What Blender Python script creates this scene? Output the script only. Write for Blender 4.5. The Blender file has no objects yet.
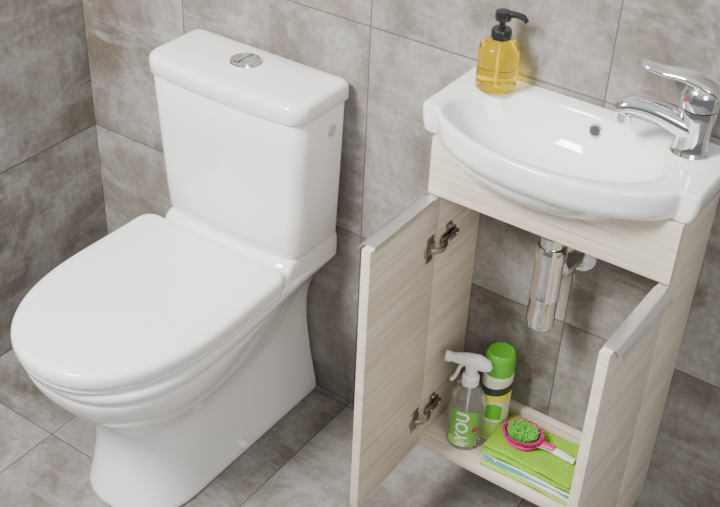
import bpy, bmesh, math, random
from math import *
from mathutils import Vector, Matrix
random.seed(4)
SC=bpy.context.scene
# ------------------------------------------------------------ helpers
def link(o,parent=None):
    SC.collection.objects.link(o)
    if parent: o.parent=parent
    return o
def empty(name,loc=(0,0,0)):
    o=bpy.data.objects.new(name,None);o.empty_display_size=.05;link(o);return o
def mesh(name,verts,faces,mat,parent=None,smooth=True,angle=40):
    m=bpy.data.meshes.new(name);m.from_pydata([tuple(v) for v in verts],[],faces)
    bm=bmesh.new();bm.from_mesh(m);bmesh.ops.recalc_face_normals(bm,faces=bm.faces);bm.to_mesh(m);bm.free()
    o=bpy.data.objects.new(name,m);link(o,parent)
    if mat: m.materials.append(mat)
    if smooth:
        for p in m.polygons:p.use_smooth=True
        try:m.set_sharp_from_angle(angle=radians(angle))
        except Exception:pass
    return o
def loft(name,rings,mat,parent=None,caps=(True,True),smooth=True,angle=50,sub=0):
    n=len(rings[0]);V=[v for r in rings for v in r];F=[]
    for i in range(len(rings)-1):
        for j in range(n):
            a=i*n+j;b=i*n+(j+1)%n;F.append((a,b,b+n,a+n))
    if caps[0]:F.append(tuple(range(n)))
    if caps[1]:F.append(tuple((len(rings)-1)*n+j for j in range(n)))
    o=mesh(name,V,F,mat,parent,smooth,angle)
    return o
def lathe(name,prof,mat,parent=None,c=(0,0,0),axis=(0,0,1),n=48,angle=35,sx=1,sy=1,rot=0,caps=(True,True)):
    q=Vector((0,0,1)).rotation_difference(Vector(axis).normalized())
    rings=[]
    for r,z in prof:
        R=[]
        for j in range(n):
            t=2*pi*j/n
            x,y=r*cos(t)*sx,r*sin(t)*sy
            x,y=x*cos(rot)-y*sin(rot),x*sin(rot)+y*cos(rot)
            R.append(q@Vector((x,y,z))+Vector(c))
        rings.append(R)
    return loft(name,rings,mat,parent,caps,angle=angle)
def tube(name,path,rad,mat,parent=None,up=(0,0,1),n=24,angle=50):
    path=[Vector(p) for p in path];rings=[]
    for i,p in enumerate(path):
        t=(path[min(i+1,len(path)-1)]-path[max(i-1,0)]).normalized()
        u=Vector(up);s=t.cross(u)
        if s.length<1e-4:s=t.cross(Vector((1,0,0)))
        s.normalize();u=s.cross(t).normalized()
        w,h=rad[i] if isinstance(rad[i],tuple) else (rad[i],rad[i])
        rings.append([p+s*w*cos(2*pi*j/n)+u*h*sin(2*pi*j/n) for j in range(n)])
    return loft(name,rings,mat,parent,angle=angle)
def spline(pts,k=6):
    pts=[Vector(p) for p in pts];out=[]
    for i in range(len(pts)-1):
        p0=pts[max(i-1,0)];p1=pts[i];p2=pts[i+1];p3=pts[min(i+2,len(pts)-1)]
        for j in range(k):
            t=j/k
            out.append(.5*((2*p1)+(-p0+p2)*t+(2*p0-5*p1+4*p2-p3)*t*t+(-p0+3*p1-3*p2+p3)*t**3))
    out.append(pts[-1]);return out
def rinterp(rl,k):
    o=[]
    for i in range((len(rl)-1)*k+1):
        q=i/k;a=int(min(q,len(rl)-2));f=q-a
        o.append(tuple(rl[a][j]*(1-f)+rl[a+1][j]*f for j in(0,1)))
    return o
def box(name,x0,x1,y0,y1,z0,z1,mat,parent=None,bev=.0015,seg=2):
    bm=bmesh.new();bmesh.ops.create_cube(bm,size=1)
    for v in bm.verts:
        v.co=Vector(((x0+x1)/2+v.co.x*(x1-x0),(y0+y1)/2+v.co.y*(y1-y0),(z0+z1)/2+v.co.z*(z1-z0)))
    if bev:bmesh.ops.bevel(bm,geom=bm.edges[:],offset=bev,segments=seg,affect='EDGES',profile=.5)
    m=bpy.data.meshes.new(name);bm.to_mesh(m);bm.free()
    o=bpy.data.objects.new(name,m);link(o,parent);m.materials.append(mat)
    for p in m.polygons:p.use_smooth=True
    try:m.set_sharp_from_angle(angle=radians(40))
    except Exception:pass
    return o
def sm(t):t=max(0,min(1,t));return t*t*(3-2*t)
# ------------------------------------------------------------ materials
def mat(name,col=(.8,.8,.8),rough=.4,metal=0,**k):
    m=bpy.data.materials.new(name);m.use_nodes=True
    b=m.node_tree.nodes['Principled BSDF']
    b.inputs['Base Color'].default_value=(*col,1);b.inputs['Roughness'].default_value=rough;b.inputs['Metallic'].default_value=metal
    for kk,v in k.items():
        b.inputs[kk.replace('_',' ')].default_value=v
    return m
class N:
    def __init__(s,m):s.t=m.node_tree;s.b=s.t.nodes['Principled BSDF']
    def n(s,ty,ins=None,**a):
        x=s.t.nodes.new(ty)
        for k,v in a.items():setattr(x,k,v)
        for k,v in (ins or {}).items():
            if isinstance(v,bpy.types.NodeSocket):s.t.links.new(v,x.inputs[k])
            else:x.inputs[k].default_value=v
        return x
    def m(s,op,a,b=0,c=0):
        return s.n('ShaderNodeMath',{0:a,1:b,2:c},operation=op).outputs[0]
    def l(s,a,b):s.t.links.new(a,b)
    def mix(s,f,a,b,bt='MIX'):
        x=s.t.nodes.new('ShaderNodeMix');x.data_type='RGBA';x.blend_type=bt
        for i,v in ((0,f),(6,a),(7,b)):
            if isinstance(v,bpy.types.NodeSocket):s.l(v,x.inputs[i])
            else:x.inputs[i].default_value=v if i==0 else (*v,1)
        return x.outputs[2]
    def ramp(s,f,stops):
        x=s.t.nodes.new('ShaderNodeValToRGB');s.l(f,x.inputs[0]);e=x.color_ramp.elements
        while len(e)<len(stops):e.new(.5)
        for i,(p,c) in enumerate(stops):e[i].position=p;e[i].color=(*c,1) if len(c)==3 else c
        return x.outputs[0]
def tile_mat(name,ua,va,u0,v0,pu,pv,tint=1.0,seed=0):
    m=mat(name,rough=.55);g=N(m)
    pos=g.n('ShaderNodeNewGeometry').outputs['Position']
    sp=g.n('ShaderNodeSeparateXYZ',{0:pos})
    u=g.m('DIVIDE',g.m('SUBTRACT',sp.outputs[ua],u0),pu);v=g.m('DIVIDE',g.m('SUBTRACT',sp.outputs[va],v0),pv)
    iu=g.m('FLOOR',u);iv=g.m('FLOOR',v)
    idv=g.n('ShaderNodeCombineXYZ',{0:iu,1:iv,2:float(seed)}).outputs[0]
    wn=g.n('ShaderNodeTexWhiteNoise',{'Vector':idv})
    off=g.n('ShaderNodeVectorMath',{0:wn.outputs['Color'],1:(17,23,31)},operation='MULTIPLY').outputs[0]
    p=g.n('ShaderNodeVectorMath',{0:pos,1:off},operation='ADD').outputs[0]
    big=g.n('ShaderNodeTexNoise',{'Vector':p,'Scale':3.2,'Detail':8.0,'Roughness':.66,'Distortion':.5}).outputs['Fac']
    sA=(1,1,.25) if va==2 else (1,.25,1)
    st=g.n('ShaderNodeMapping',{'Vector':p,'Scale':sA}).outputs[0]
    s1=g.n('ShaderNodeTexNoise',{'Vector':st,'Scale':10.0,'Detail':10.0,'Roughness':.72,'Distortion':.1}).outputs['Fac']
    sB=[.3,.3,.3];sB[va]=1.2
    st2=g.n('ShaderNodeMapping',{'Vector':p,'Scale':tuple(sB),'Location':(5,3,8)}).outputs[0]
    s2=g.n('ShaderNodeTexNoise',{'Vector':st2,'Scale':10.0,'Detail':10.0,'Roughness':.74,'Distortion':.1}).outputs['Fac']
    patch=g.n('ShaderNodeTexNoise',{'Vector':p,'Scale':5.0,'Detail':10.0,'Roughness':.7,'Distortion':.4}).outputs['Fac']
    fine=g.n('ShaderNodeTexNoise',{'Vector':p,'Scale':75.0,'Detail':6.0,'Roughness':.78}).outputs['Fac']
    T=lambda c:tuple(x*tint for x in c)
    base=g.ramp(big,[(.35,T((.125,.106,.088))),(.45,T((.195,.176,.155))),(.54,T((.262,.245,.224))),(.65,T((.345,.333,.315)))])
    dk=g.ramp(s1,[(.39,(1,1,1)),(.52,(0,0,0))])
    base=g.mix(g.m('MULTIPLY',dk,.5),base,T((.140,.109,.082)))
    lt=g.ramp(s2,[(.505,(0,0,0)),(.61,(1,1,1))])
    base=g.mix(g.m('MULTIPLY',lt,.45),base,T((.41,.402,.387)))
    pt_=g.ramp(patch,[(.525,(0,0,0)),(.60,(1,1,1))])
    base=g.mix(g.m('MULTIPLY',pt_,.46),base,T((.40,.397,.385)))
    fr=g.ramp(fine,[(.3,(.72,.715,.71)),(.7,(1.15,1.15,1.15))])
    base=g.mix(1.0,base,fr,'MULTIPLY')
    bv=g.m('MULTIPLY_ADD',wn.outputs['Value'],.30,.85)
    bc=g.n('ShaderNodeCombineXYZ',{0:bv,1:bv,2:bv}).outputs[0]
    base=g.mix(1.0,base,bc,'MULTIPLY')
    du=g.m('MULTIPLY',g.m('SUBTRACT',.5,g.m('ABSOLUTE',g.m('SUBTRACT',g.m('FRACT',u),.5))),pu)
    dv=g.m('MULTIPLY',g.m('SUBTRACT',.5,g.m('ABSOLUTE',g.m('SUBTRACT',g.m('FRACT',v),.5))),pv)
    d=g.m('MINIMUM',du,dv);gr=g.m('LESS_THAN',d,.0012)
    base=g.mix(gr,base,T((.09,.082,.073)))
    g.l(base,g.b.inputs['Base Color'])
    rr=g.m('MULTIPLY_ADD',big,.3,.36);g.l(rr,g.b.inputs['Roughness'])
    h=g.m('ADD',g.m('MULTIPLY',g.m('MINIMUM',d,.002),300.),g.m('MULTIPLY',fine,.25))
    bp=g.n('ShaderNodeBump',{'Height':h,'Strength':.35,'Distance':.002});g.l(bp.outputs[0],g.b.inputs['Normal'])
    return m
def wood_mat(name,along):
    m=mat(name,rough=.42);g=N(m)
    pos=g.n('ShaderNodeNewGeometry').outputs['Position']
    sc=[1,1,1];sc[along]=.03
    mp=g.n('ShaderNodeMapping',{'Vector':pos,'Scale':tuple(sc)}).outputs[0]
    a=g.n('ShaderNodeTexNoise',{'Vector':mp,'Scale':170.,'Detail':5.,'Roughness':.6,'Distortion':.2}).outputs['Fac']
    sc2=[1,1,1];sc2[along]=.10
    mp2=g.n('ShaderNodeMapping',{'Vector':pos,'Scale':tuple(sc2)}).outputs[0]
    b=g.n('ShaderNodeTexNoise',{'Vector':mp2,'Scale':24.,'Detail':3.,'Distortion':.6}).outputs['Fac']
    c=g.ramp(a,[(.3,(.53,.43,.325)),(.45,(.70,.61,.505)),(.7,(.83,.755,.655))])
    c=g.mix(g.m('MULTIPLY',g.ramp(b,[(.38,(1,1,1)),(.58,(0,0,0))]),.5),c,(.59,.485,.38))
    g.l(c,g.b.inputs['Base Color'])
    bp=g.n('ShaderNodeBump',{'Height':a,'Strength':.12,'Distance':.001});g.l(bp.outputs[0],g.b.inputs['Normal'])
    return m
CER=mat('glazed_ceramic',(.90,.902,.90),.07,0,Coat_Weight=.5,Coat_Roughness=.02)
SEAT=mat('seat_duroplast',(.89,.892,.895),.12,0)
CHR=mat('chrome',(.86,.87,.89),.04,1)
ALU=mat('brushed_aluminium',(.78,.79,.80),.3,1)
NIC=mat('hinge_nickel',(.42,.38,.33),.28,1)
DARK=mat('dark_gap',(.02,.02,.02),.6)
WX=wood_mat('pale_wood_x',0);WY=wood_mat('pale_wood_y',1)
WPL=mat('white_plastic',(.86,.87,.87),.3)
# ------------------------------------------------------------ room
PX=.449
TB=tile_mat('wall_tile_back',0,2,.290,.453-PX*2,PX,PX,1.08,1)
TL=tile_mat('wall_tile_left',1,2,0,.453-PX*2,PX,PX,1.02,5)
TF=tile_mat('floor_tile',0,1,.280,-.463-PX*9,PX,PX,.86,9)
def slab(name,x0,x1,y0,y1,z0,z1,m):return box(name,x0,x1,y0,y1,z0,z1,m,None,0)
slab('wall_back',-.1,3.2,0,.1,-.1,2.5,TB)
slab('wall_left',-.1,0,-3.2,0,-.1,2.5,TL)
slab('floor',0,3.2,-3.2,0,-.1,0,TF)
# ------------------------------------------------------------ toilet
T=empty('toilet');TX=.523
def outline(wb,wf,yb,yf,fl,z,e=2.1,n=24,ns=12,cx=TX,rb=.012):
    pts=[];ys=yf+fl
    for i in range(4): pts.append(((wb-rb)*i/4,yb))
    for i in range(5):
        t=i/4*pi/2;pts.append((wb-rb+rb*sin(t),yb-rb+rb*cos(t)))
    y1=yb-rb
    for i in range(1,ns):
        t=i/ns;pts.append((wb+(wf-wb)*sm(t),y1+(ys-y1)*t))
    for i in range(n+1):
        t=i/n*pi/2
        pts.append((wf*abs(cos(t))**(2/e),ys-fl*abs(sin(t))**(2/e)))
    L=[(-x,y) for x,y in reversed(pts[1:-1])]
    return [Vector((cx+x,y,z)) for x,y in pts+L]
S0=[(0,.117,.116,-.532,.13),(.006,.120,.119,-.536,.13),(.03,.118,.115,-.531,.13),(.08,.108,.108,-.520,.13),(.14,.098,.104,-.512,.14),(.19,.092,.104,-.514,.15),
   (.22,.091,.112,-.526,.16),(.25,.092,.131,-.551,.18),(.28,.097,.151,-.579,.20),(.315,.110,.168,-.606,.21),(.35,.132,.178,-.624,.22),(.372,.150,.1805,-.629,.22),(.378,.155,.1775,-.627,.22),(.384,.158,.182,-.633,.22),(.396,.163,.183,-.637,.22),(.404,.163,.181,-.635,.22),(.408,.158,.176,-.629,.22)]
S=[]
for i in range(len(S0)-1):
    p0=S0[max(i-1,0)];p1=S0[i];p2=S0[i+1];p3=S0[min(i+2,len(S0)-1)]
    kk=3 if (p2[0]-p1[0])>.015 else 1
    for j in range(kk):
        q=j/kk
        row=[p1[0]+(p2[0]-p1[0])*q]
        for a in range(1,5):
            d1=(p2[a]-p0[a])/max(p2[0]-p0[0],1e-6);d2=(p3[a]-p1[a])/max(p3[0]-p1[0],1e-6);h=p2[0]-p1[0]
            row.append((2*q**3-3*q*q+1)*p1[a]+(q**3-2*q*q+q)*h*d1+(-2*q**3+3*q*q)*p2[a]+(q**3-q*q)*h*d2)
        S.append(tuple(row))
S.append(S0[-1])
loft('bowl_and_pedestal',[outline(wb,wf,-.002,yf,fl,z,e=2.35) for z,wb,wf,yf,fl in S],CER,T,angle=70)
P=[(.395,.165,.190),(.425,.166,.184),(.438,.165,.176),(.446,.162,.168),(.4495,.157,.162)]
loft('tank_platform',[outline(w,w*.98,-.003,-d,.03,z,e=3.5) for z,w,d in P],CER,T,angle=70)
def rr(w,yb,yf,rf,rbk,bow,z,cx=TX):
    pts=[]
    for i in range(6):pts.append(((w-rbk)*i/6,yb))
    for i in range(7):
        t=i/6*pi/2;pts.append((w-rbk+rbk*sin(t),yb-rbk+rbk*cos(t)))
    for i in range(9):
        t=i/8*pi/2;pts.append((w-rf+rf*cos(t),yf+rf-rf*sin(t)))
    for i in range(1,9):pts.append(((w-rf)*(1-i/8),yf))
    o=[]
    for x,y in pts:
        k=(yb-y)/(yb-yf);o.append((x,y-bow*(1-(x/w)**2)*k))
    L=[(-x,y) for x,y in reversed(o[1:-1])]
    return [Vector((cx+x,y,z)) for x,y in o+L]
B=[(.4505,.161,.142),(.453,.167,.148),(.463,.171,.152),(.56,.175,.155),(.66,.179,.158),(.750,.182,.160),(.753,.180,.158)]
loft('tank_body',[rr(w,-.014,-d,.030,.015,.012,z) for z,w,d in B],CER,T,angle=70)
zo=.0145
Ld=[(.740,.180,.158,.013),(.7405,.184,.163,.010),(.744,.187,.166,.009),(.768,.187,.166,.009),(.774,.185,.164,.011),(.778,.180,.159,.014),(.780,.170,.150,.02),(.783,.13,.125,.04),(.784,.07,.105,.06)]
loft('tank_lid',[rr(w,-b,-d,.032 if w>.168 else min(.03,(d-b)*.4),.015 if w>.1 else .01,.012*(w/.19),z+zo) for z,w,d,b in Ld],CER,T,angle=70)
bl=(TX-.003,-.083,.7835+zo)
lathe('flush_button_ring',[(.020,0),(.029,0),(.0305,.0025),(.0290,.0055),(.0255,.006),(.0245,.004)],CHR,T,c=bl)
lathe('flush_button',[(.0235,0),(.0235,.0060),(.022,.0075),(.012,.0084),(.001,.0086)],CHR,T,c=bl)
box('flush_button_split',bl[0]-.0008,bl[0]+.0008,bl[1]-.021,bl[1]+.021,bl[2]+.0070,bl[2]+.0089,DARK,T,0)
lathe('inlet_cap',[(.012,0),(.012,.0030),(.0105,.0040),(.0100,.0040),(.0090,.0030),(.004,.0030),(.003,.002),(.001,.002)],ALU,T,c=(TX+.1803,-.062,.708),axis=(1,0,-.02),n=32)
sw=.187
SO=outline(sw-.003,sw+.001,-.186,-.653,.27,0,e=2.2,rb=.03)
SCN=Vector((TX,-.40,0))
def sring(off,z,k=None):
    o=[]
    for v in SO:
        d=v-SCN;L=d.length
        o.append(SCN+d*((1-off/L) if k is None else k)+Vector((0,0,z)))
    return o
loft('seat',[sring(.010,.409),sring(.006,.411),sring(.005,.415),sring(.006,.420),sring(.010,.422)],SEAT,T,angle=60)
rg=[sring(.006,.4250),sring(.0015,.4258),sring(0,.4285),sring(0,.442),sring(.0010,.4470),sring(.0035,.4512),sring(.0075,.4542),sring(.012,.4555)]
for k in(.92,.86,.76,.62,.45,.25,.08):
    rg.append(sring(0,.4557+.0065*(1-k**2),k))
loft('seat_lid',rg,SEAT,T,angle=70)
lathe('floor_bolt_cap',[(.011,0),(.011,.010),(.008,.015),(.002,.017)],WPL,T,c=(TX+.113,-.265,.028),axis=(1,0,.25),n=24)
# ------------------------------------------------------------ basin
Bz=.891;BX=1.182;W=.232
BA=empty('wash_basin')
def yfront(x):
    k=abs(x)/.203
    return -.166-(.080*(1-k**2.3)**.75 if k<1 else 0)
poly=[]
cr=.009
for i in range(41):poly.append((W-(2*W)*i/40,-.001))
for i in range(1,30):poly.append((-W,-.001-(.165-cr)*i/30))
for i in range(9):
    t=i/8*pi/2;poly.append((-W+cr-cr*cos(t),-.166+cr-cr*sin(t)))
for i in range(1,160):
    x=-W+cr+(2*W-2*cr)*i/160;poly.append((x,yfront(x)))
for i in range(9):
    t=i/8*pi/2;poly.append((W-cr+cr*sin(t),-.166+cr-cr*cos(t)))
for i in range(1,30):poly.append((W,-.166+cr+(.165-cr)*i/30))
EC=(-.020,-.128);ERX=.182;ERY=.100
def ell(k,p,z):
    a=atan2((p[1]-EC[1])/ERY,(p[0]-EC[0])/ERX)
    return Vector((BX+EC[0]+ERX*k*cos(a),EC[1]+ERY*k*sin(a),Bz+z))
def out(s,p,z):
    cx,cy=0,-.11
    x,y=p
    d=Vector((x-cx,(y-cy)));L=d.length
    d=d*(1-s/L)
    yy=cy+d.y
    if y>-.002: yy=-.001
    return Vector((BX+cx+d.x,yy,Bz+z))
R=[]
for k,z in((.3,-.108),(.62,-.101),(.85,-.083),(.97,-.062)):R.append([ell(k,p,z) for p in poly])
for s,z in((.022,-.050),(.010,-.049),(.005,-.046),(.0018,-.032),(0,-.012),(.0005,-.005),(.002,-.0015),(.004,0),(.009,.0003)):R.append([out(s,p,z) for p in poly])
for k,z in[(1.03,-.0003),(1.0,-.0018),(.975,-.006),(.95,-.013),(.91,-.026),(.85,-.042),(.76,-.058),(.62,-.071),(.45,-.079),(.28,-.084),(.13,-.087)]:
    R.append([ell(k,p,z) for p in poly])
loft('basin_body',R,CER,BA,angle=80)
lathe('drain',[(.026,0),(.026,.002),(.02,.003),(.018,.001),(.002,.001)],CHR,BA,c=(BX+EC[0],EC[1],Bz-.0868))
ov=Vector((BX+.014,EC[1]+ERY*.92*.975,Bz-.0225))
lathe('overflow_ring',[(.0065,0),(.0105,0),(.0112,.0018),(.0095,.003),(.0075,.002)],CHR,BA,c=ov,axis=(-.05,-.9,.45),n=32)
lathe('overflow_hole',[(.0076,.0004),(.0076,.0022),(.0005,.0022)],DARK,BA,c=ov,axis=(-.05,-.9,.45),n=24)
# ------------------------------------------------------------ faucet
FA=empty('basin_faucet');fc=Vector((1.350,-.048,Bz))
lathe('faucet_body',[(.030,.0004),(.0305,.003),(.0285,.007),(.0262,.012),(.0255,.03),(.0265,.048),(.0285,.060),(.0288,.070),(.0275,.075)],CHR,FA,c=fc)
lathe('faucet_cap',[(.0275,.076),(.0295,.078),(.0300,.088),(.0290,.099),(.0245,.109),(.015,.116),(.006,.1185),(.001,.119)],CHR,FA,c=fc)
sd=Vector((-1,-.38,0)).normalized()
pa=[fc+sd*a+Vector((0,0,h)) for a,h in[(.0,.040),(.025,.048),(.05,.057),(.075,.063),(.096,.064),(.108,.060),(.116,.053)]]
tube('spout',spline(pa,5),rinterp([(.026,.022),(.024,.0195),(.021,.0165),(.0185,.014),(.0168,.0125),(.0155,.0115),(.011,.008)],5),CHR,FA)
lathe('aerator',[(.0115,0),(.0125,.002),(.0125,.014),(.009,.016)],CHR,FA,c=fc+sd*.104+Vector((0,0,.035)))
ld=Vector((-1,-.12,0)).normalized()
pl=[fc+ld*a+Vector((0,0,h)) for a,h in[(-.026,.094),(-.012,.108),(.012,.117),(.035,.119),(.060,.118),(.083,.121),(.094,.125)]]
tube('lever',spline(pl,5),rinterp([(.012,.006),(.023,.010),(.024,.010),(.0200,.0085),(.0170,.007),(.0145,.0055),(.007,.0026)],5),CHR,FA)
lathe('lever_mark',[(.003,0),(.003,.001),(.0005,.0013)],mat('red_dot',(.35,.03,.03),.3),FA,c=fc+Vector((-.015,-.0255,.092)),axis=(-.5,-.9,.1),n=16)
# ------------------------------------------------------------ cabinet
K=empty('vanity_cabinet')
kx0,kx1,kd=.978,1.400,.155;zb,zt,zp=.152,.840,.735;t=.017
box('side_left',kx0,kx0+t,-kd,-.001,zb,zt,WY,K)
box('side_right',kx1-t,kx1,-kd,-.001,zb,zt,WY,K)
box('front_apron',kx0,kx1,-kd-.016,-kd,zp,zt,WX,K)
box('bottom_shelf',kx0+t,kx1-t,-kd,-.001,zb,zb+t,WX,K)
box('back_rail',kx0+t,kx1-t,-.017,-.001,zb+t,zb+t+.055,WX,K)
dl=.2085
def door(name,hx,sgn,ang):
    D=bpy.data.objects.new(name,None);link(D,K);D.location=(hx,-kd-.002,0);D.rotation_euler=(0,0,ang)
    x0,x1=(0,.017) if sgn<0 else (-.017,0)
    box(name+'_panel',x0,x1,-dl,0,zb+.004,zp-.006,WY,D)
    y0,y1=-dl+.012,-.022
    xi=x1 if sgn<0 else x0
    zt_=zp-.0055;s=-1 if sgn<0 else 1;xo=0
    sec=[(xi,zt_-.010),(xi,zt_+.0015),(xo+s*.002,zt_+.0015),(xo+s*.008,zt_-.0005),(xo+s*.013,zt_-.006),(xo+s*.015,zt_-.013),
         (xo+s*.0138,zt_-.0135),(xo+s*.0115,zt_-.0075),(xo+s*.007,zt_-.0025),(xo+s*.002,zt_),(xi,zt_),(xi+s*.0012,zt_-.010)]
    r=[[Vector((x,y,z)) for x,z in sec] for y in (y0,y1)]
    loft(name+'_handle',r,ALU,D,smooth=True,angle=40)
    return D
dL=door('door_left',kx0+.001,-1,radians(0.3))
dR=door('door_right',kx1-.001,1,radians(-1.0))
def hinge(name,x,s,z):
    H=bpy.data.objects.new(name,None);link(H,K);H.location=(x,-kd,z)
    box('plate',0 if s>0 else -.004,.004 if s>0 else 0,.012,.058,-.009,.009,NIC,H,.001)
    box('arm',.004*s if s>0 else -.013,.013 if s>0 else -.004,.002,.056,-.0065,.0065,NIC,H,.003)
    box('wing',0 if s>0 else -.004,.004 if s>0 else 0,.028,.044,-.024,.024,NIC,H,.0015)
    lathe('cup',[(.0175,0),(.0175,.002),(.015,.003),(.014,.0015),(.001,.0015)],NIC,H,c=(0,-.026,0),axis=(s,0,0),n=32)
    box('cup_flange',0 if s>0 else -.002,.002 if s>0 else 0,-.036,-.014,-.026,.026,NIC,H,.0008)
    pts=[(.006*s,-.030,0),(.014*s,-.020,0),(.018*s,-.006,0),(.014*s,.008,0),(.009*s,.016,0)]
    tube('link',spline(pts,4),[(.006,.003)]*17,NIC,H,up=(1,0,0),n=12)
    for yy,zz in((.036,.018),(.036,-.018),(.018,0),(.048,0)):
        lathe('screw',[(.0035,0),(.0035,.0015),(.001,.002)],CHR,H,c=((.004 if abs(zz)>.01 else .013)*s,yy,zz),axis=(s,0,0),n=12)
for z in(.632,.236):hinge('hinge_left',kx0+.0175,1,z)
for z in(.632,.236):hinge('hinge_right',kx1-.0175,-1,z)
# ------------------------------------------------------------ bottle trap
TR=empty('bottle_trap');tc=Vector((1.176,-.088,0))
lathe('tailpiece',[(.016,.63),(.016,.785)],CHR,TR,c=tc)
lathe('tailpiece_nut',[(.016,.668),(.021,.669),(.0215,.688),(.017,.69)],CHR,TR,c=tc,n=40)
lathe('trap_bottle',[(.012,.500),(.022,.501),(.0245,.505),(.0250,.515),(.0250,.560),(.0255,.561),(.0255,.566),(.0250,.567),(.0250,.640),(.027,.641),(.027,.660),(.024,.668),(.017,.669)],CHR,TR,c=tc)
tube('outlet_arm',[tc+Vector((0.0,0,.610)),tc+Vector((.008,.03,.611)),tc+Vector((.018,.060,.612)),tc+Vector((.022,.087,.612))],[.0155]*4,CHR,TR)
lathe('wall_flange',[(.034,0),(.034,.003),(.030,.010),(.017,.014)],CHR,TR,c=(tc.x+.022,-.0005,.612),axis=(0,-1,0))
lathe('arm_nut',[(.0155,-.009),(.021,-.008),(.021,.008),(.0155,.009)],CHR,TR,c=tc+Vector((.009,.034,.611)),axis=(.25,1,0))
# ------------------------------------------------------------ soap dispenser
SD=empty('soap_dispenser');sc_=Vector((1.017,-.047,Bz+.001))
LQ=mat('yellow_soap',(1.0,.74,.02),.03,0,Transmission_Weight=.95,IOR=1.30)
BLK=mat('black_plastic',(.015,.015,.017),.28)
lathe('soap_body',[(.029,0),(.0325,.002),(.0335,.008),(.0335,.066),(.0325,.073),(.027,.079),(.017,.083),(.014,.085),(.014,.089)],LQ,SD,c=sc_)
lathe('collar',[(.0155,.086),(.0165,.087),(.0165,.099),(.015,.102),(.008,.103)],BLK,SD,c=sc_)
lathe('stem',[(.005,.101),(.005,.119)],BLK,SD,c=sc_,n=20)
lathe('soap_tube',[(.002,.006),(.002,.086)],WPL,SD,c=sc_,n=12)
lathe('pump_head',[(.008,.116),(.0125,.117),(.0135,.124),(.012,.131),(.004,.133)],BLK,SD,c=sc_)
nd=Vector((.93,.25,0)).normalized()
tube('nozzle',spline([sc_+Vector((0,0,.126)),sc_+nd*.02+Vector((0,0,.128)),sc_+nd*.033+Vector((0,0,.125)),sc_+nd*.038+Vector((0,0,.119))],4),[(.0065,.0055)]*4+[(.0055,.005)]*5+[(.0045,.004)]*4,BLK,SD,n=16)
# ------------------------------------------------------------ shelf items
SZ=zb+t+.0005
def cyl_text(name,body,size,R,c,az,z,matx,parent,vertical=False,squash=1):
    cu=bpy.data.curves.new(name,'FONT');cu.body=body;cu.size=size;cu.align_x='CENTER';cu.align_y='CENTER';cu.extrude=0;cu.resolution_u=4;cu.offset=size*.02
    tmp=bpy.data.objects.new(name+'_t',cu);link(tmp);bpy.context.view_layer.update()
    me=bpy.data.meshes.new_from_object(tmp.evaluated_get(bpy.context.evaluated_depsgraph_get()))
    bpy.data.objects.remove(tmp)
    bm=bmesh.new();bm.from_mesh(me)
    for _ in range(2):bmesh.ops.subdivide_edges(bm,edges=[e for e in bm.edges if e.calc_length()>.003],cuts=2)
    bmesh.ops.triangulate(bm,faces=bm.faces[:]);bm.to_mesh(me);bm.free()
    for v in me.vertices:
        x,y=v.co.x,v.co.y
        if vertical:x,y=-y,x
        x*=squash
        a=az+x/R
        v.co=Vector((c.x+R*cos(a),c.y+R*sin(a),z+y))
    o=bpy.data.objects.new(name,me);me.materials.clear();me.materials.append(matx);link(o,parent)
    return o
SB=empty('spray_bottle');sb=Vector((1.066,-.104,SZ))
PET=mat('clear_pet',(.93,.96,.95),.05,0,Transmission_Weight=.92,IOR=1.2)
GRN=mat('label_green',(.16,.46,.05),.35)
GRL=mat('label_light_green',(.40,.68,.12),.35)
WHT=mat('label_white',(.9,.9,.9),.4)
lathe('bottle_body',[(.028,0),(.032,.002),(.0335,.008),(.0335,.095),(.032,.110),(.027,.125),(.019,.136),(.0135,.142),(.0125,.150)],PET,SB,c=sb)
def arc(name,R,a0,a1,z0,z1,c,m,p,n=24,top=0,skew=0):
    V=[];F=[]
    for i in range(n+1):
        a=a0+(a1-a0)*i/n;sk=skew*(i/n-.5)
        V+=[(c.x+R*cos(a),c.y+R*sin(a),z0+sk),(c.x+R*cos(a),c.y+R*sin(a),z1+sk+top*sin(pi*i/n))]
    for i in range(n):F.append((2*i,2*i+2,2*i+3,2*i+1))
    return mesh(name,V,F,m,p)
az=radians(-66)
arc('label',.0340,az-1.0,az+.80,SZ+.012,SZ+.096,sb,GRN,SB,top=.006)
arc('label_leaf',.0342,az-1.0,az+.1,SZ+.012,SZ+.030,sb,GRL,SB,top=.004)
cyl_text('label_text','YOU',.034,.0346,sb,az-.10,SZ+.062,WHT,SB,vertical=True)
for k in range(3):arc('label_line',.0344,az-.35,az+.35-.1*k,SZ+.022-.004*k,SZ+.0235-.004*k,sb,WHT,SB)
arc('label_badge',.0345,az+.46,az+.78,SZ+.048,SZ+.060,sb,mat('badge_red',(.5,.04,.08),.4),SB)
lathe('collar',[(.015,.146),(.0165,.147),(.0165,.163),(.014,.166),(.010,.168)],WPL,SB,c=sb,n=32)
hd=Vector((-.95,-.32,0)).normalized()
hp=[sb+hd*a+Vector((0,0,h)) for a,h in[(-.034,.188),(-.028,.193),(-.010,.199),(.012,.200),(.030,.199),(.040,.199)]]
tube('spray_head',hp,[(.007,.006),(.011,.013),(.013,.0165),(.012,.014),(.010,.010),(.009,.008)],WPL,SB,n=20)
lathe('nozzle',[(.0095,0),(.0105,.001),(.0105,.010),(.009,.011)],WPL,SB,c=sb+hd*.040+Vector((0,0,.199)),axis=hd,n=20)
lathe('neck',[(.010,.164),(.012,.180),(.013,.194)],WPL,SB,c=sb,n=24)
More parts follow.
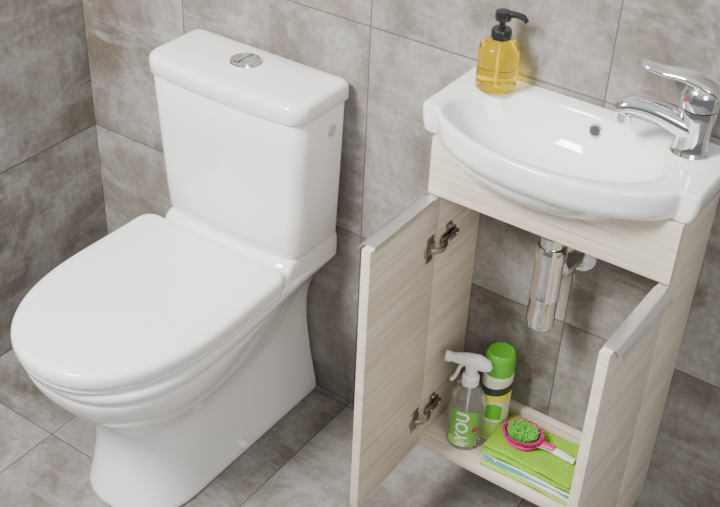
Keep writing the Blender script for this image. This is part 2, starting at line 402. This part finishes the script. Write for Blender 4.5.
tube('trigger',spline([sb+hd*a+Vector((0,0,h)) for a,h in[(.014,.192),(.022,.180),(.026,.166),(.030,.154),(.036,.146)]],4),[(.006,.0035)]*17,WPL,SB,up=hd,n=14)
lathe('dip_tube',[(.0018,.006),(.0018,.15)],WPL,SB,c=sb,n=10)
AC=empty('aerosol_can');ac=Vector((1.098,-.052,SZ))
CG=mat('can_green',(.12,.50,.03),.3);CY=mat('can_yellow',(.75,.72,.06),.3);CD=mat('can_black',(.03,.04,.03),.35);CW=mat('can_cream',(.78,.82,.62),.3)
lathe('can_body',[(.025,0),(.0285,.001),(.0295,.004),(.0290,.006),(.0290,.152),(.0295,.154),(.027,.160)],CW,AC,c=ac)
lathe('can_cap',[(.0275,.159),(.0285,.160),(.0285,.195),(.0265,.203),(.023,.2065),(.020,.205),(.001,.204)],CG,AC,c=ac)
caz=radians(-70)
arc('band_green',.0293,caz-1.7,caz+1.7,SZ+.008,SZ+.050,ac,GRL,AC)
arc('band_yellow',.0293,caz-1.7,caz+1.7,SZ+.100,SZ+.118,ac,CY,AC,skew=.012)
arc('band_black',.0294,caz-1.7,caz+1.7,SZ+.116,SZ+.134,ac,CD,AC,skew=.018)
arc('label_blob',.0295,caz-.5,caz+.6,SZ+.057,SZ+.088,ac,CG,AC,top=.008)
# cloths
CL=empty('folded_cleaning_cloths')
def cloth_mat(name,c):
    m=mat(name,c,.9);g=N(m);pos=g.n('ShaderNodeTexCoord').outputs['Object']
    v=g.n('ShaderNodeTexVoronoi',{'Vector':pos,'Scale':260.},feature='F1').outputs['Distance']
    bp=g.n('ShaderNodeBump',{'Height':v,'Strength':.6,'Distance':.002});g.l(bp.outputs[0],g.b.inputs['Normal'])
    g.l(g.mix(g.m('MULTIPLY',v,.6),c,tuple(x*.65 for x in c)),g.b.inputs['Base Color']);return m
cg=cloth_mat('cloth_green',(.26,.54,.02));cw=cloth_mat('cloth_white',(.85,.86,.82));ct=cloth_mat('cloth_teal',(.05,.42,.36));cg2=cloth_mat('cloth_lime',(.42,.62,.10))
def cloth(name,cx,cy,w,d,z0,th,rot,m,seed):
    nx,ny=22,14;rnd=random.Random(seed);ph=[rnd.uniform(0,6) for _ in range(4)]
    def prof(u,v,top):
        x=(u-.5)*w;y=(v-.5)*d
        e=min(1,min(u,1-u)*w/(th*.6),min(v,1-v)*d/(th*.6))
        h=sqrt(max(0,1-(1-e)**2))
        zc=z0+th/2
        wav=.0012*sin(x*55+ph[0])+.001*sin(y*70+ph[1])+.0008*sin((x+y)*90+ph[2])
        ex=1+.012*sin(y*60+ph[3]);ey=1+.02*sin(x*40+ph[1])
        z=zc+(h*th/2 if top else -h*th/2)+(wav if top else 0)
        x*=ex;y*=ey
        return Vector((cx+x*cos(rot)-y*sin(rot),cy+x*sin(rot)+y*cos(rot),z))
    us=[0,.004,.012,.03,.06]+[.06+.88*i/(nx) for i in range(1,nx)]+[.94,.97,.988,.996,1]
    vs=[0,.006,.02,.05,.09]+[.09+.82*i/(ny) for i in range(1,ny)]+[.91,.95,.98,.994,1]
    V=[];F=[];A=len(us);Bn=len(vs)
    for top in(1,0):
        for v in vs:
            for u in us:V.append(prof(u,v,top))
    for s in(0,1):
        o=s*A*Bn
        for j in range(Bn-1):
            for i in range(A-1):
                F.append((o+j*A+i,o+j*A+i+1,o+(j+1)*A+i+1,o+(j+1)*A+i))
    ob=mesh(name,V,F,m,CL,angle=180)
    bm=bmesh.new();bm.from_mesh(ob.data);bmesh.ops.remove_doubles(bm,verts=bm.verts,dist=1e-5);bmesh.ops.recalc_face_normals(bm,faces=bm.faces);bm.to_mesh(ob.data);bm.free()
    return ob
ccx,ccy=1.218,-.081
cloth('cloth_bottom',ccx+.004,ccy-.004,.196,.116,SZ,.010,radians(1),cg2,1)
cloth('cloth_stripe_a',ccx,ccy-.003,.192,.112,SZ+.010,.006,radians(-1),cw,2)
cloth('cloth_stripe_b',ccx+.002,ccy-.002,.19,.112,SZ+.016,.004,radians(1),ct,3)
cloth('cloth_stripe_c',ccx,ccy-.001,.19,.11,SZ+.020,.006,radians(0),cw,4)
cloth('cloth_top',ccx-.002,ccy,.19,.112,SZ+.026,.009,radians(1),cg,5)
cloth('cloth_top_fold',ccx-.004,ccy+.002,.184,.108,SZ+.035,.008,radians(-1),cg,6)
# brush
BR=empty('scrub_brush');bz0=SZ+.0445;bc=Vector((1.176,-.080,bz0))
MG=mat('magenta_plastic',(.62,.02,.22),.35);BG=mat('bristle_green',(.18,.60,.08),.5);HW=mat('handle_pale',(.80,.80,.70),.3)
bs=1.12
lathe('brush_base',[(.026*bs,0),(.031*bs,.002),(.032*bs,.006),(.030*bs,.010),(.02,.012),(.001,.012)],MG,BR,c=bc,sx=1.0,sy=.85)
def tufts(name,r0,r1,num,h,lean,m):
    V=[];F=[]
    for i in range(num):
        a=random.uniform(0,2*pi);r=sqrt(random.uniform(r0*r0,r1*r1))
        b=bc+Vector((r*cos(a),r*.85*sin(a),.009));tip=b+Vector((cos(a)*lean*r/.03,sin(a)*lean*.85*r/.03,h*random.uniform(.9,1.05)))
        k=len(V)
        for q in range(4):
            V.append(b+Vector((.0016*cos(q*pi/2),.0016*sin(q*pi/2),0)))
        for q in range(4):
            V.append(tip+Vector((.0012*cos(q*pi/2),.0012*sin(q*pi/2),0)))
        for q in range(4):F.append((k+q,k+(q+1)%4,k+4+(q+1)%4,k+4+q))
        F.append((k+4,k+5,k+6,k+7))
    mesh(name,V,F,m,BR,smooth=False)
tufts('bristles_outer',.0285,.033,300,.013,.007,MG)
tufts('bristles_inner',0,.0270,440,.018,.005,BG)
hdn=Vector((.98,.02,0)).normalized()
tube('brush_handle',spline([bc+hdn*a+Vector((0,0,h)) for a,h in[(.026,.005),(.045,.009),(.070,.010),(.095,.007),(.108,.005)]],4),[(.008,.004)]*4+[(.007,.0045)]*4+[(.0085,.005)]*5+[(.007,.004)]*4,HW,BR,n=16)
tube('handle_grip',spline([bc+hdn*a+Vector((0,0,h)) for a,h in[(.024,.007),(.040,.012),(.066,.0150)]],4),[(.008,.0045)]*9,MG,BR,n=16)
# ------------------------------------------------------------ lights
def area(name,loc,target,size,energy,col=(1,1,1)):
    l=bpy.data.lights.new(name,'AREA');l.energy=energy;l.color=col;l.size=size
    o=bpy.data.objects.new(name,l);link(o);o.location=loc
    o.rotation_euler=(Vector(target)-Vector(loc)).to_track_quat('-Z','Y').to_euler();return o
area('studio_softbox_key',(.25,-1.9,2.5),(.8,-.1,.4),.7,158,(1,.988,.968))
area('studio_softbox_fill',(2.9,-2.0,2.0),(.9,-.1,.5),1.0,26,(1,1,1))
w=bpy.data.worlds.new('world');SC.world=w;w.use_nodes=True
nt=w.node_tree;bg=nt.nodes['Background']
tc_=nt.nodes.new('ShaderNodeTexCoord');sx_=nt.nodes.new('ShaderNodeSeparateXYZ');rp=nt.nodes.new('ShaderNodeValToRGB')
nt.links.new(tc_.outputs['Generated'],sx_.inputs[0]);nt.links.new(sx_.outputs[2],rp.inputs[0]);nt.links.new(rp.outputs[0],bg.inputs[0])
e=rp.color_ramp.elements;e[0].position=0.0;e[0].color=(.20,.20,.20,1);e[1].position=.75;e[1].color=(1,1,1,1)
bg.inputs[1].default_value=.84
# ------------------------------------------------------------ camera
y,pt,r=.5802,.6152,.0462
fw=Vector((-sin(y)*cos(pt),cos(y)*cos(pt),-sin(pt)));rt=Vector((cos(y),sin(y),0));up=rt.cross(fw)
r2=rt*cos(r)+up*sin(r);u2=-rt*sin(r)+up*cos(r)
cd=bpy.data.cameras.new('camera');cam=bpy.data.objects.new('camera',cd);link(cam)
M=Matrix((( r2.x,u2.x,-fw.x,1.7547),(r2.y,u2.y,-fw.y,-1.5507),(r2.z,u2.z,-fw.z,1.7213),(0,0,0,1)))
cam.matrix_world=M;cd.sensor_width=36;cd.lens=1126.14/720*36;cd.clip_start=.02
SC.camera=cam
